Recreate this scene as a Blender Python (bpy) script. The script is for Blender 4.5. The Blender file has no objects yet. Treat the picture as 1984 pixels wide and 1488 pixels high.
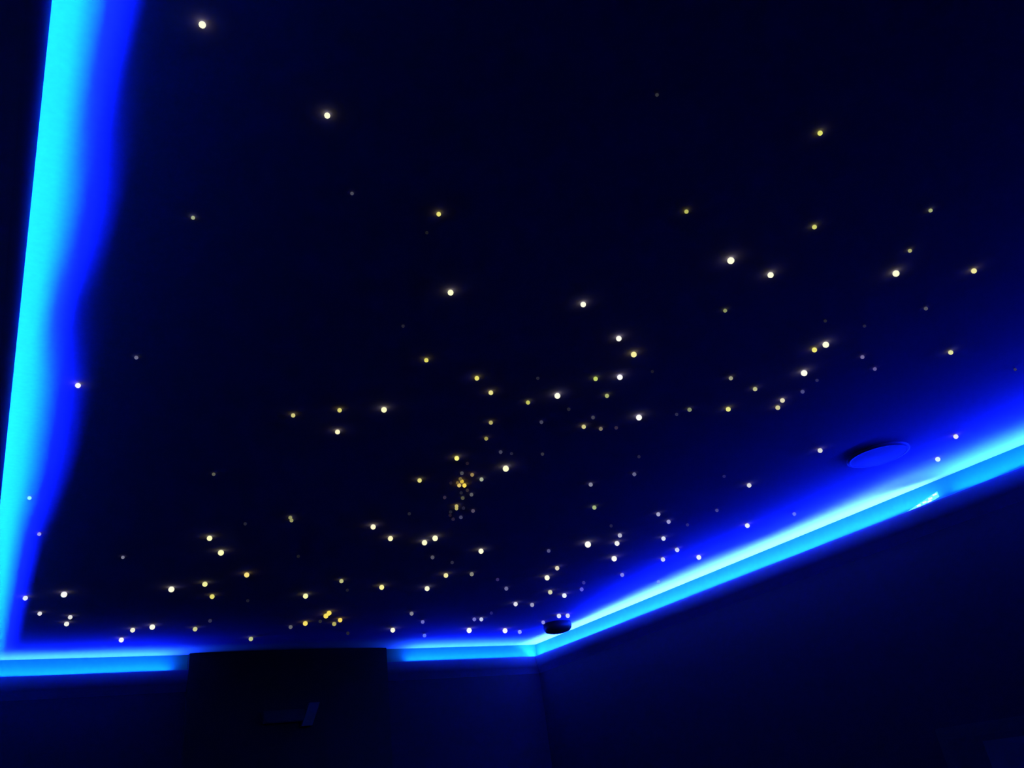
import bpy, bmesh, math, random
from mathutils import Vector, Matrix
random.seed(7)
PI = math.pi
sc = bpy.context.scene
C = sc.collection

# ------------------------------------------------------------ camera, world, exposure
W, HPX, F = 1984.0, 1488.0, 1500.0
CAM = Vector((0.0, 0.0, 1.30))
ceil_h = 1.30                                  # ceiling above the lens
Yc = Vector((-1067.0, -961.0, -F)).normalized()     # room depth axis seen from the lens
_a, _b = -.0382, 1311.0 - 744.0 + (-.0382) * 992.0
_x = (-F * F - 961.0 * _b) / (-1067.0 + 961.0 * _a)
Xc = Vector((_x, -(_b + _a * _x), -F)).normalized()
Zc = Xc.cross(Yc)
R3 = Matrix((Xc, Yc, Zc))                       # lens axes -> room axes
cam_d = bpy.data.cameras.new('camera'); cam = bpy.data.objects.new('camera', cam_d); C.objects.link(cam)
cam.matrix_world = Matrix.Translation(CAM) @ R3.to_4x4()
cam_d.sensor_width = 36.0; cam_d.lens = F / W * 36.0; cam_d.clip_start = .01
sc.camera = cam

world = bpy.data.worlds.new('world'); sc.world = world; world.use_nodes = True
world.node_tree.nodes['Background'].inputs[0].default_value = (0.01, 0.01, 0.08, 1)
world.node_tree.nodes['Background'].inputs[1].default_value = 0.02

vs = sc.view_settings
vs.view_transform = 'Standard'; vs.look = 'None'; vs.gamma = 1.0; vs.use_curve_mapping = False
vs.exposure = 0.0
# every strip is split into two rows added to shape its glow: cyan ones next to the lip, deep blue ones next to the wall
LED_CYAN = dict(left=(0.0005, 0.24, 0.60), back=(0.022, 0.24, 0.60), right=(0.060, 0.26, 0.60), near=(0.022, 0.24, 0.60))
LED_BLUE = (0.0022, 0.010, 1.0)
POWER = dict(left=(400.0, 560.0), back=(480.0, 1500.0), right=(1150.0, 3000.0), near=(850.0, 2700.0))

# ------------------------------------------------------------ measures (metres)
XL, XR, YB, YN = -.135, 4.47, 6.604, -1.6       # walls
ZC = CAM.z + ceil_h
LIP_N, LIP_Z = .053, ZC - .12                   # ledge lip: out from the wall, height

def lin(c):
    c = c / 255.0
    return c / 12.92 if c <= .04045 else ((c + .055) / 1.055) ** 2.4

def ray(px, py):
    return R3 @ Vector((px - W / 2, HPX / 2 - py, -F))
def on_z(px, py, z):
    d = ray(px, py); return CAM + d * ((z - CAM.z) / d.z)
def on_y(px, py, y):
    d = ray(px, py); return CAM + d * (y / d.y)
def on_x(px, py, x):
    d = ray(px, py); return CAM + d * (x / d.x)

# ------------------------------------------------------------ materials
def paint(name, col, rough=.7, scale=30.0, var=.12, bump=.02, spec=.3):
    m = bpy.data.materials.new(name); m.use_nodes = True
    nt = m.node_tree; b = nt.nodes['Principled BSDF']
    tc = nt.nodes.new('ShaderNodeTexCoord')
    no = nt.nodes.new('ShaderNodeTexNoise'); no.inputs['Scale'].default_value = scale; no.inputs['Detail'].default_value = 4
    nt.links.new(tc.outputs['Object'], no.inputs['Vector'])
    mx = nt.nodes.new('ShaderNodeMix'); mx.data_type = 'RGBA'
    mx.inputs[6].default_value = (*[c * (1 - var) for c in col], 1)
    mx.inputs[7].default_value = (*[min(1, c * (1 + var)) for c in col], 1)
    nt.links.new(no.outputs['Fac'], mx.inputs[0]); nt.links.new(mx.outputs[2], b.inputs['Base Color'])
    bp = nt.nodes.new('ShaderNodeBump'); bp.inputs['Strength'].default_value = bump; bp.inputs['Distance'].default_value = .01
    nt.links.new(no.outputs['Fac'], bp.inputs['Height']); nt.links.new(bp.outputs[0], b.inputs['Normal'])
    b.inputs['Roughness'].default_value = rough
    b.inputs['Specular IOR Level'].default_value = spec
    return m

def glow(name, col, strength, sample=True):
    m = bpy.data.materials.new(name); m.use_nodes = True
    nt = m.node_tree
    for n in list(nt.nodes): nt.nodes.remove(n)
    e = nt.nodes.new('ShaderNodeEmission'); o = nt.nodes.new('ShaderNodeOutputMaterial')
    e.inputs[0].default_value = (*col, 1); e.inputs[1].default_value = strength
    nt.links.new(e.outputs[0], o.inputs[0])
    m.cycles.emission_sampling = 'FRONT' if sample else 'NONE'
    return m

M_ceil = paint('ceiling_fabric', (.30, .25, .40), .9, 60, .10, .03, .1)
M_wall = paint('cove_glow_tint', (.012, .20, .12), .75, 25, .08, .02, .2)  # greened so the cyan of the lit cove is in the colour
M_low = paint('lower_wall_shade', (.020, .009, .026), .8, 18, .12, .02, .2)  # darkened: the dimness below the ledge is in the colour
M_trim = paint('moulding_paint', (.08, .055, .13), .55, 20, .08, .01, .3)
M_floor = paint('carpet', (.05, .05, .06), .95, 300, .3, .3, .1)
M_dark = paint('black_panel', (.010, .010, .012), .6, 15, .2, .02, .2)
M_fix = paint('fixture_black', (.02, .02, .025), .5, 40, .2, .02, .3)
M_rim = paint('fixture_rim', (.26, .22, .35), .6, 40, .1, .01, .3)
M_gloss = paint('dark_gloss', (.022, .02, .026), .6, 12, .2, .01, .5)
M_mat = paint('end_cap_gleam', (.12, .11, .13), .6, 12, .2, .01, .3)  # paler than the body: the fitting's blue gleam put into the colour
M_mount = paint('panel_mount', (.035, .032, .04), .8, 12, .2, .01, .2)
M_print = paint('panel_print', (.08, .075, .09), .8, 6, .3, .01, .2)
M_tape = paint('strip_tape', (.5, .5, .5), .6, 50, .1, .01, .3)
M_led = {k: (glow('cyan_core_row_' + k, LED_CYAN[k], v[0]), glow('blue_tail_row_' + k, LED_BLUE, v[1])) for k, v in POWER.items()}

# ------------------------------------------------------------ helpers
def obj(name, bm, mat, parent=None, kind=None, smooth=False):
    me = bpy.data.meshes.new(name); bm.normal_update(); bm.to_mesh(me); bm.free()
    me.materials.append(mat)
    if smooth:
        for p in me.polygons: p.use_smooth = True
    o = bpy.data.objects.new(name, me); C.objects.link(o)
    if parent: o.parent = parent
    if kind: o['kind'] = kind
    return o
def tag(o, label, cat, group=None):
    o['label'] = label; o['category'] = cat
    if group: o['group'] = group
    return o
def thing(name, label, cat, loc, group=None):
    o = bpy.data.objects.new(name, None); C.objects.link(o); o.location = loc
    return tag(o, label, cat, group)
def box(bm, lo, hi):
    vs_ = [bm.verts.new((x, y, z)) for x in (lo[0], hi[0]) for y in (lo[1], hi[1]) for z in (lo[2], hi[2])]
    for f in ((0, 1, 3, 2), (4, 6, 7, 5), (0, 4, 5, 1), (2, 3, 7, 6), (0, 2, 6, 4), (1, 5, 7, 3)):
        bm.faces.new([vs_[i] for i in f])
    return bm
def boxm(lo, hi, bevel=0):
    bm = box(bmesh.new(), lo, hi)
    bmesh.ops.recalc_face_normals(bm, faces=bm.faces)
    if bevel: bmesh.ops.bevel(bm, geom=bm.edges[:], offset=bevel, segments=2, affect='EDGES')
    return bm
def lathe(pts, n=40):                            # pts (radius, z) about z
    bm = bmesh.new(); rings = []
    for r, z in pts:
        if r < 1e-6: rings.append([bm.verts.new((0, 0, z))])
        else: rings.append([bm.verts.new((r * math.cos(2 * PI * i / n), r * math.sin(2 * PI * i / n), z)) for i in range(n)])
    for a, b in zip(rings, rings[1:]):
        for i in range(n):
            j = (i + 1) % n
            if len(a) == 1 and len(b) == 1: continue
            if len(a) == 1: bm.faces.new((a[0], b[i], b[j]))
            elif len(b) == 1: bm.faces.new((a[i], b[0], a[j]))
            else: bm.faces.new((a[i], b[i], b[j], a[j]))
    bmesh.ops.recalc_face_normals(bm, faces=bm.faces)
    return bm

# a run along a wall: s runs along the wall, n out of the wall
class Run:
    def __init__(s, org, along, out): s.o, s.a, s.n = Vector(org), Vector(along), Vector(out)
    def p(s, t, n, z): return s.o + s.a * t + s.n * n + Vector((0, 0, z))
left = Run((XL, 0, 0), (0, 1, 0), (1, 0, 0))     # t = y
back = Run((0, YB, 0), (1, 0, 0), (0, -1, 0))    # t = x
right = Run((XR, 0, 0), (0, 1, 0), (-1, 0, 0))   # t = y

def sweep(run, prof, t0, t1, m0=0, m1=0):        # closed profile (n, z); m: mitre direction at each end
    bm = bmesh.new()
    a = [bm.verts.new(run.p(t0 + m0 * n, n, z)) for n, z in prof]
    b = [bm.verts.new(run.p(t1 + m1 * n, n, z)) for n, z in prof]
    k = len(prof)
    for i in range(k):
        j = (i + 1) % k
        bm.faces.new((a[i], a[j], b[j], b[i]))
    bm.faces.new(a); bm.faces.new(b[::-1])
    bmesh.ops.recalc_face_normals(bm, faces=bm.faces)
    return bm

# cove ledge: a trough behind a lip, a fascia, and a cove curve down to the wall
prof = [(.0, LIP_Z - .034), (.046, LIP_Z - .034), (.0485, LIP_Z - .001), (.0505, LIP_Z), (.053, LIP_Z - .002), (.054, LIP_Z - .012)]
for k in range(1, 17):
    a = k / 16 * PI * .32
    prof.append((.054 * math.cos(a), LIP_Z - .010 - .105 * math.sin(a)))
prof.append((.0, LIP_Z - .150))

# ------------------------------------------------------------ room shell
T = .12
# each wall is split at the ledge: cyan glow above and shade below put into the colours
obj('ceiling', boxm((XL - T, YN - T, ZC), (XR + T, YB + T, ZC + .1)), M_ceil, kind='structure')
obj('floor', boxm((XL - T, YN - T, -.1), (XR + T, YB + T, 0)), M_floor, kind='structure')
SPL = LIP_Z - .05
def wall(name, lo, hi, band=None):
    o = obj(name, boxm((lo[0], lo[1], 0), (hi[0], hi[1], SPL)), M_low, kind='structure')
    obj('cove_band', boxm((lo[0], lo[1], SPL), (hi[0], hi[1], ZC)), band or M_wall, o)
    return o
wall('wall_left', (XL - T, YN, 0), (XL, YB, 0), M_low)  # hidden left cove band darkened to cut its bounce onto the ceiling
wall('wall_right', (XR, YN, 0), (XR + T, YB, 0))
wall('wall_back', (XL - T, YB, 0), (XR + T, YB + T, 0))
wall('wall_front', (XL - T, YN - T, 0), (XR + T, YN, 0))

GL, GR = 1.235, 2.865                            # the unlit gap in the back cove
obj('trim_1', sweep(left, prof, YN, YB, 0, -1), M_trim, kind='structure')
obj('trim_2', sweep(back, prof, XL, GL, 1, 0), M_trim, kind='structure')
obj('trim_3', sweep(back, prof, GR, XR, 0, -1), M_trim, kind='structure')
obj('trim_4', sweep(right, prof, YN, YB, 0, -1), M_trim, kind='structure')
# shallow black panel that fills the gap from floor to ceiling
obj('trim_5', boxm((GL, YB - .060, 0), (GR, YB, ZC), .003), M_dark, kind='structure')
for nm, lo, hi in (('baseboard_left', (XL, YN, 0), (XL + .015, YB, .1)), ('baseboard_right', (XR - .015, YN, 0), (XR, YB, .1)),
                   ('baseboard_back', (XL + .015, YB - .015, 0), (GL, YB, .1)), ('baseboard_back_right', (GR, YB - .015, 0), (XR - .015, YB, .1))):
    obj(nm, boxm(lo, hi, .003), M_trim, kind='structure')

# ------------------------------------------------------------ LED strips lying in the coves
def interp(tab, t):
    if t <= tab[0][0]: return tab[0][1:]
    for a, b in zip(tab, tab[1:]):
        if t <= b[0]:
            k = (t - a[0]) / (b[0] - a[0]); k = k * k * (3 - 2 * k)
            return tuple(x + (y - x) * k for x, y in zip(a[1:], b[1:]))
    return tab[-1][1:]
def strip(run, t0, t1, tab, n_c, tilt, label, mats, group, sep=.0110, wd=.007, step=.03):
    """tab rows: position along the wall, how far out on the ceiling the lip cuts the cyan row off"""
    ts = max(2, int(abs(t1 - t0) / step))
    root = thing('led_strip', label, 'LED strip', run.p((t0 + t1) / 2, .024, LIP_Z - .01), group)
    inv = -root.location
    tl = math.radians(tilt); u = (math.cos(tl), -math.sin(tl)); v = (math.sin(tl), math.cos(tl))
    bms = [bmesh.new(), bmesh.new(), bmesh.new()]; prev = [None] * 3
    hw = sep / 2 + wd / 2 + .0005
    for i in range(ts + 1):
        t = t0 + (t1 - t0) * i / ts
        cut = interp(tab, t)[0]
        n = n_c + .0006 * math.sin(t * 9.1)
        nc = n + u[0] * sep / 2
        dz = (.0505 - nc) * .12 / (cut - .0505) + u[1] * sep / 2      # strip centre below the lip
        def q(a, b): return run.p(t, n + u[0] * a + v[0] * b, LIP_Z - dz + u[1] * a + v[1] * b) + inv
        secs = ([(-hw, 0), (-hw, -.0012), (hw, -.0012), (hw, 0)],
                [(sep / 2 - wd / 2, .0004), (sep / 2 + wd / 2, .0004)], [(-sep / 2 - wd / 2, .0004), (-sep / 2 + wd / 2, .0004)])
        for k in range(3):
            r = [bms[k].verts.new(q(*c)) for c in secs[k]]; p = prev[k]
            if p:
                if k: bms[k].faces.new((p[0], r[0], r[1], p[1]))
                else:
                    for a in range(4): bms[0].faces.new((p[a], p[(a + 1) % 4], r[(a + 1) % 4], r[a]))
            elif not k: bms[0].faces.new(r)
            prev[k] = r
    bms[0].faces.new(prev[0])
    bmesh.ops.recalc_face_normals(bms[0], faces=bms[0].faces)
    obj('backing_tape', bms[0], M_tape, root)
    for k, nm, mt, lb in ((1, 'light_row', mats[0], 'added cyan light row'), (2, 'light_row', mats[1], 'added deep blue light row')):
        bms[k].normal_update(); bms[k].faces.ensure_lookup_table()
        if bms[k].faces[0].normal.z < 0: bmesh.ops.reverse_faces(bms[k], faces=bms[k].faces[:])
        obj(nm, bms[k], mt, root)['label'] = lb
    return root
tab_left = [(-1.6, .125), (1.05, .112), (1.25, .108), (1.6, .130), (2.04, .108), (2.57, .146), (3.1, .152), (4.0, .132), (5.4, .134), (6.6, .14)]
tab_back = [(-.1, .33), (.05, .32), (.3, .23), (.6, .29), (1.1, .30), (2.9, .36), (3.5, .34), (4.0, .33), (4.4, .30)]
tab_far = [(2.2, .46), (2.4, .37), (2.85, .27), (3.36, .25), (4.0, .31), (4.4, .28), (5.0, .25), (5.6, .18), (6.6, .25)]
tab_near = [(-1.6, .30), (1.3, .30), (1.59, .28), (1.78, .42), (2.0, .25), (2.2, .40)]
grp = 'blue LED strips hidden in the wall coves'
strip(left, -1.5, YB - .04, tab_left, .0303, 0, 'cyan-blue LED strip behind the ledge along the left wall', M_led['left'], grp, .0120, .010)
strip(back, XL + .04, 1.108, tab_back, .0230, 35, 'short blue LED strip behind the back ledge, left of the dark gap', M_led['back'], grp)
strip(back, 3.068, XR - .04, tab_back, .0230, 35, 'short blue LED strip behind the back ledge, right of the dark gap', M_led['back'], grp)
strip(right, 2.26, YB - .04, tab_far, .0230, 45, 'long bright cyan LED strip behind the right wall ledge, far of the loose end', M_led['right'], grp)
strip(right, -1.5, 2.18, tab_near, .0230, 45, 'blue LED strip behind the right wall ledge, nearer than the loose strip end', M_led['near'], grp)

# ------------------------------------------------------------ round fixtures on the ceiling
t = thing('ceiling_speaker', 'shallow round ceiling speaker ring in the blue glow above the right ledge', 'speaker', (3.66, 2.07, ZC))
R_ = .155
obj('rim', lathe([(R_, 0), (R_, -.008), (R_ - .004, -.011), (R_ - .014, -.0125), (R_ - .018, -.0125), (R_ - .018, 0)], 56), M_rim, t, smooth=True)
obj('grille', lathe([(R_ - .018, -.0122), (R_ * .5, -.0135), (0, -.014)], 56), M_rim, t, smooth=True)
p = on_z(1080, 1214, ZC - .03)
t = thing('smoke_detector', 'small round black fixture on the ceiling where back and right strips meet', 'smoke detector', (p.x, p.y, ZC))
obj('base', lathe([(.122, 0), (.124, -.014), (.120, -.018), (0, -.018)], 40), M_fix, t, smooth=False)
obj('sensor_dome', lathe([(.122, -.016), (.126, -.030), (.122, -.050), (.104, -.072), (.07, -.082), (0, -.086)], 40), M_fix, t, smooth=True)

# ------------------------------------------------------------ loose strip end sticking up behind the right lip
t = thing('loose_strip_end', 'small bright cyan curl of LED tape standing up behind the right ledge lip', 'LED tape', right.p(2.33, .040, LIP_Z), None)
inv = -t.location
def ribbon(pts, h, th, name, mat):                # pts (t, z); h height of the tape, th thickness
    bm = bmesh.new(); prev = None
    for k, (y, z, n) in enumerate(pts):
        hh = h * (.25 + .75 * min(1, k / (len(pts) - 1) * 1.4))
        r = [bm.verts.new(right.p(y, n + dn, LIP_Z + z + dz) + inv) for dn, dz in ((0, 0), (th, 0), (th, hh), (0, hh))]
        if prev:
            for i in range(4): bm.faces.new((prev[i], prev[(i + 1) % 4], r[(i + 1) % 4], r[i]))
        else: bm.faces.new(r)
        prev = r
    bm.faces.new(prev); bmesh.ops.recalc_face_normals(bm, faces=bm.faces)
    return obj(name, bm, mat, t)
M_tail = glow('tail_glow', (.16, .95, 1.0), 1.1, False)
M_tail2 = glow('tail_diode', (.70, 1.0, 1.0), 1.3, False)
ribbon([(2.46, -.006, .040), (2.40, .000, .042), (2.35, .003, .045), (2.31, .005, .044), (2.27, .010, .041), (2.245, .016, .040)], .032, .0015, 'tape_end', M_tail)
for y, z in ((2.375, .006), (2.335, .010), (2.305, .006), (2.295, .018), (2.262, .030)):
    obj('diode', boxm(right.p(y + .012, .046, LIP_Z + z) + inv, right.p(y - .012, .049, LIP_Z + z + .009) + inv), M_tail2, t)

# ------------------------------------------------------------ faint things on the lower walls

f0 = on_y(505, 1392, YB - .06); f1 = on_y(588, 1386, YB - .06)
t = thing('wall_fitting', 'dark slim bar-shaped fitting on the black gap panel with faint blue slanted end', 'wall fitting', (f0.x, YB - .06, f0.z))
obj('body', boxm((0, -.05, -.045), (f1.x - f0.x, 0, .045), .008), M_fix, t)
bm = boxm((f1.x - f0.x, -.055, -.085), (f1.x - f0.x + .085, 0, .085), 0)
for v in bm.verts: v.co.x += (v.co.z) * .38
obj('end_cap', bm, M_mat, t)

q = on_x(1815, 1412, XR)
t = thing('framed_panel', 'dim bluish framed panel on the right wall, cut off by the bottom right corner', 'picture', (XR, q.y - .55, q.z - .45))
obj('frame', boxm((-.03, -.55, -.45), (0, .55, .45), .006), M_gloss, t)
obj('mount', boxm((-.036, -.49, -.39), (-.028, .49, .39)), M_mount, t)
obj('print', boxm((-.040, -.20, -.30), (-.034, .30, .36)), M_print, t)

# ------------------------------------------------------------ star lights: bloom put into bead size, nearby ceiling glow into colour
STARS = [l.split(',') for l in '''392,48,7,255,255,225
634,224,6,255,255,215
1589,258,5,225,220,110
1273,184,3.5,48,48,56
682,375,3.5,70,70,85
374,422,3.8,160,165,135
850,415,4.6,235,228,120
1330,410,4.2,185,185,95
1578,440,4.6,205,205,110
1803,408,3.8,160,165,120
1763,486,3.8,165,165,115
1416,505,7,255,255,225
1493,533,6,255,255,220
1736,530,6.5,255,255,215
1887,525,5.2,240,235,160
873,567,6,255,255,210
1130,590,5.6,255,255,230
1405,602,3.8,135,140,100
1794,598,3.8,80,80,95
1199,656,5.6,255,255,240
1228,687,5.8,245,240,160
1201,731,5.6,255,255,255
1154,734,4.5,195,205,105
1176,767,4.2,170,178,115
1080,767,6,255,255,235
1238,809,5.9,255,255,250
1131,827,4.3,205,198,135
1164,831,3.9,120,115,92
1149,809,3.7,62,60,84
1194,829,3.6,46,42,64
1102,793,3.6,30,28,48
1336,794,4.2,130,134,104
1311,803,3.3,40,40,72
1600,668,6.2,255,255,220
1578,678,5,238,232,120
1558,723,6.2,255,255,240
1555,759,3.8,72,70,125
1583,737,3.2,42,42,85
1416,733,4.1,150,150,125
1463,754,4.3,185,185,135
1411,793,4.7,235,230,135
1516,776,4.6,220,215,185
1507,790,4.6,205,200,150
1589,873,4.7,215,215,215
1671,692,3.8,110,105,150
1695,715,3.6,92,88,150
1842,683,4.6,225,220,160
1675,632,3.2,36,36,62
1599,622,3.2,30,30,52
1852,846,4.6,235,235,245
1817,890,4.8,215,245,255
1967,716,2.8,50,50,95
264,693,3.7,105,105,135
151,747,5.2,245,245,255
57,965,3.7,150,255,250
76,1035,3.6,155,150,240
49,1159,4.6,225,235,255
124,1152,5.8,250,250,245
77,1189,4,220,225,235
136,1196,4.1,225,225,222
129,1209,4.6,240,242,235
238,1080,3.2,120,120,140
332,1142,5.7,255,255,220
397,1132,5,242,238,160
411,1156,4.6,225,215,110
295,1215,5.2,250,250,235
257,1221,4.6,238,238,215
235,1240,4.7,245,245,255
378,1219,4.4,200,200,145
407,1203,3.6,50,50,84
486,1238,4.3,185,190,135
406,1043,5.2,255,252,195
428,1071,5.7,255,253,190
414,919,3.4,88,90,80
478,1114,5,248,228,125
480,1164,3.2,25,25,42
475,1015,3.2,35,35,52
568,805,4.2,205,200,125
658,795,4.4,218,210,112
744,794,5.7,255,255,200
654,837,4.9,252,248,200
826,698,4.4,225,213,105
781,632,3.4,30,30,46
827,451,3.3,26,26,36
924,733,4.7,230,224,112
951,761,4.7,232,226,142
1023,780,4.2,190,190,94
951,819,4.1,175,170,104
942,850,3.9,150,145,82
1042,733,3.4,30,30,46
1049,818,3.7,62,62,86
1051,880,3.3,46,46,66
970,876,3.7,60,60,86
991,879,3.2,28,28,56
885,888,4.8,255,250,135
980,908,6.2,255,255,205
894.9,917,3.7,75,75,78
914.8,920,3.8,150,130,84
932.9,929,4,160,165,142
892,928,3.5,110,95,54
895,933,4,218,184,66
889.7,940.5,4,225,190,104
899.8,940.7,4.2,255,228,85
886.5,935.5,3.2,120,100,44
905.5,898,3.4,29,27,38
873.5,936,3.2,28,26,38
905.5,950,3.4,46,43,52
893.5,955,3.4,36,33,52
913.5,958.5,3.7,90,90,92
896.5,965,3.7,76,82,66
861.5,964,3.4,45,42,62
884.5,980.8,3.7,190,180,104
884.5,985.4,3.5,180,170,104
898,984.5,3.4,32,30,58
916.5,990,3.7,80,75,96
893,1002.5,3.6,66,63,92
873,992,3.3,36,33,52
872,998.5,3.2,29,27,42
878,1006,3.4,40,36,58
813,931,4.4,222,216,132
562.5,1003,3.7,140,140,92
564.8,1008.5,3.7,145,145,96
723,1021,5.2,255,250,205
756.5,1043.5,5.1,255,250,192
822.5,1051.5,5.4,255,252,205
843,1043,5.6,255,253,212
793,995.5,3.3,30,28,44
838,1080,3.8,76,76,92
876,1090,3.4,38,38,66
864,1115,4.6,236,232,165
827.5,1140.5,4.9,250,250,218
739.5,1138,4.9,250,240,155
661.5,1126,4.1,186,186,124
673,1143.5,3.2,27,27,42
592,1155,5.1,250,245,172
637.5,1188,4.8,246,226,94
631.5,1193.5,4.8,248,228,94
659,1201.5,4.4,246,216,94
647.5,1209,4.1,176,166,94
591.5,1208,4.7,250,226,104
563,1215,3.8,100,100,106
620.5,1204,3.4,38,38,48
674,1227,3.4,32,32,48
761,1221,4.7,250,250,222
797.5,1189,3.9,130,130,142
819,1205,3.6,102,102,192
822.5,1231.5,3.7,90,112,255
578,1078,3.2,25,25,36
932,1068,5.1,255,254,220
914,1112.5,4.1,130,130,122
964,1123,3.3,46,43,96
981,1140.5,3.9,102,102,152
999,1170.5,4.3,226,226,236
1031,1172,4.1,152,150,192
919,1200,3.7,110,110,202
932.5,1200,3.9,196,202,236
909,1221.5,5.1,250,252,255
978.5,1222,4.9,245,248,255
1007,1224.5,3.9,142,162,255
1052.5,1206,3.7,142,142,232
952,1188,3.2,32,32,112
1083,1193.5,4.4,216,226,255
1100,1193,4.3,202,212,255
1093.5,1154,4.6,232,236,255
1066,1147.5,4.4,212,212,175
1060,1119.5,5.1,252,252,230
1079.5,1101,4.3,222,216,192
1063,1067.5,3.6,80,80,132
1127,1142,3.9,86,86,225
1131,1129,3.4,46,46,152
1205.5,1114,3.9,132,132,242
1276,1127.5,3.7,112,152,255
1139,1055,6.2,255,255,245
1195.5,1053,4.9,240,242,240
1201,1037.5,4.3,172,172,202
1190,1082.5,5.4,250,250,250
1144.5,939,4.1,126,126,152
1151.5,983.5,4.2,162,176,132
1229,919,3.9,96,96,136
1275.5,996.5,4.1,162,162,202
1295.5,1011,4.1,152,152,212
1285.5,1043.5,4.3,216,222,250
1312,1065.5,4.4,202,212,255
1284.5,1084,4.3,202,212,255
1354,1080,4.8,235,240,255
1332,1017,3.2,42,42,132
1184,1019,3.2,32,32,72
1451.5,940.5,4.4,216,216,226
1448,1018.5,4.6,230,236,255
1539,996,3.7,92,112,252
1389,989,3.4,62,62,142
1403,923,3.2,32,32,102
1238,885,3.2,32,32,64
1264,720,3.2,26,26,42'''.split()]
DATA = {}
def star_mat(c):
    k = tuple(int(round(v / 8.0)) for v in c)
    if k not in DATA:
        m = glow('star_glow', [lin(min(255, v * 8)) for v in k], 1.0, False)
        bm = bmesh.new(); bmesh.ops.create_icosphere(bm, subdivisions=2, radius=1.0)
        me = bpy.data.meshes.new('star_light'); bm.to_mesh(me); bm.free(); me.materials.append(m)
        for p in me.polygons: p.use_smooth = True
        DATA[k] = me
    return DATA[k]
def look(c, r):
    m = max(c); warm = min(c[0], c[1]) - c[2]
    if c[2] > m * .98 and c[0] < m * .88 and m > 140: return 'blue-tinted'
    if m < 64: return 'barely visible'
    if m < 150: return 'faint yellowish' if warm > 18 else 'faint grey'
    if m < 200: return 'dim yellow' if warm > 20 else 'dim grey'
    if r >= 5.5: return 'large brilliant white'
    if warm > 70: return 'small yellow'
    return 'small white'
def zone(x, y):
    if 855 < x < 940 and 892 < y < 1012: return 'in the tight cluster at mid ceiling'
    if y < 620: row = 'upper'
    elif y < 870: row = 'middle'
    elif y < 1100: row = 'lower'
    else: row = 'bottom'
    if x < 320: col = 'far left'
    elif x < 620: col = 'left'
    elif x < 860: col = 'centre left'
    elif x < 1035: col = 'centre'
    elif x < 1300: col = 'centre right'
    elif x < 1620: col = 'right'
    else: col = 'far right'
    return row + ' ' + col + ' of the ceiling'
ORD = ['first', 'second', 'third', 'fourth', 'fifth', 'sixth', 'seventh', 'eighth', 'ninth', 'tenth', 'eleventh', 'twelfth']
stars = []
for v in STARS:
    x, y, r, cr, cg, cb = map(float, v); c = (cr, cg, cb)
    stars.append([x, y, r, c, look(c, r), zone(x, y)])
groups = {}
for s in stars: groups.setdefault((s[4], s[5]), []).append(s)
for (lk, zn), g in groups.items():
    zt = zn if zn.startswith('in') else 'in the ' + zn
    if len(g) == 1:
        g[0].append('only %s star light %s' % (lk, zt)); continue
    def gap(i):
        v = sorted(s[i] for s in g); return min(b - a for a, b in zip(v, v[1:]))
    ax = 0 if gap(0) >= gap(1) else 1
    g.sort(key=lambda s: s[ax])
    for i, s in enumerate(g):
        side = 'left' if ax == 0 else 'top'
        nm = ('leftmost' if ax == 0 else 'topmost') if i == 0 else None
        if i == len(g) - 1: nm = 'rightmost' if ax == 0 else 'lowest'
        if nm: s.append('%s %s star light %s' % (nm, lk, zt))
        else: s.append('%s %s star light from %s, %s' % (ORD[i], lk, side, zt.replace('in the ', '')))
for x, y, r, c, lk, zn, lab in stars:
    p = on_z(x, y, ZC)
    rr = r * (p - CAM).length / F / math.sqrt(1 + ((x - 992) ** 2 + (y - 744) ** 2) / F ** 2) * .97
    p = on_z(x, y, ZC - rr * .85)
    o = bpy.data.objects.new('star_light', star_mat(c)); C.objects.link(o)
    o.location = p; o.scale = (rr,) * 3
    tag(o, lab, 'star light', 'star lights set into the ceiling')
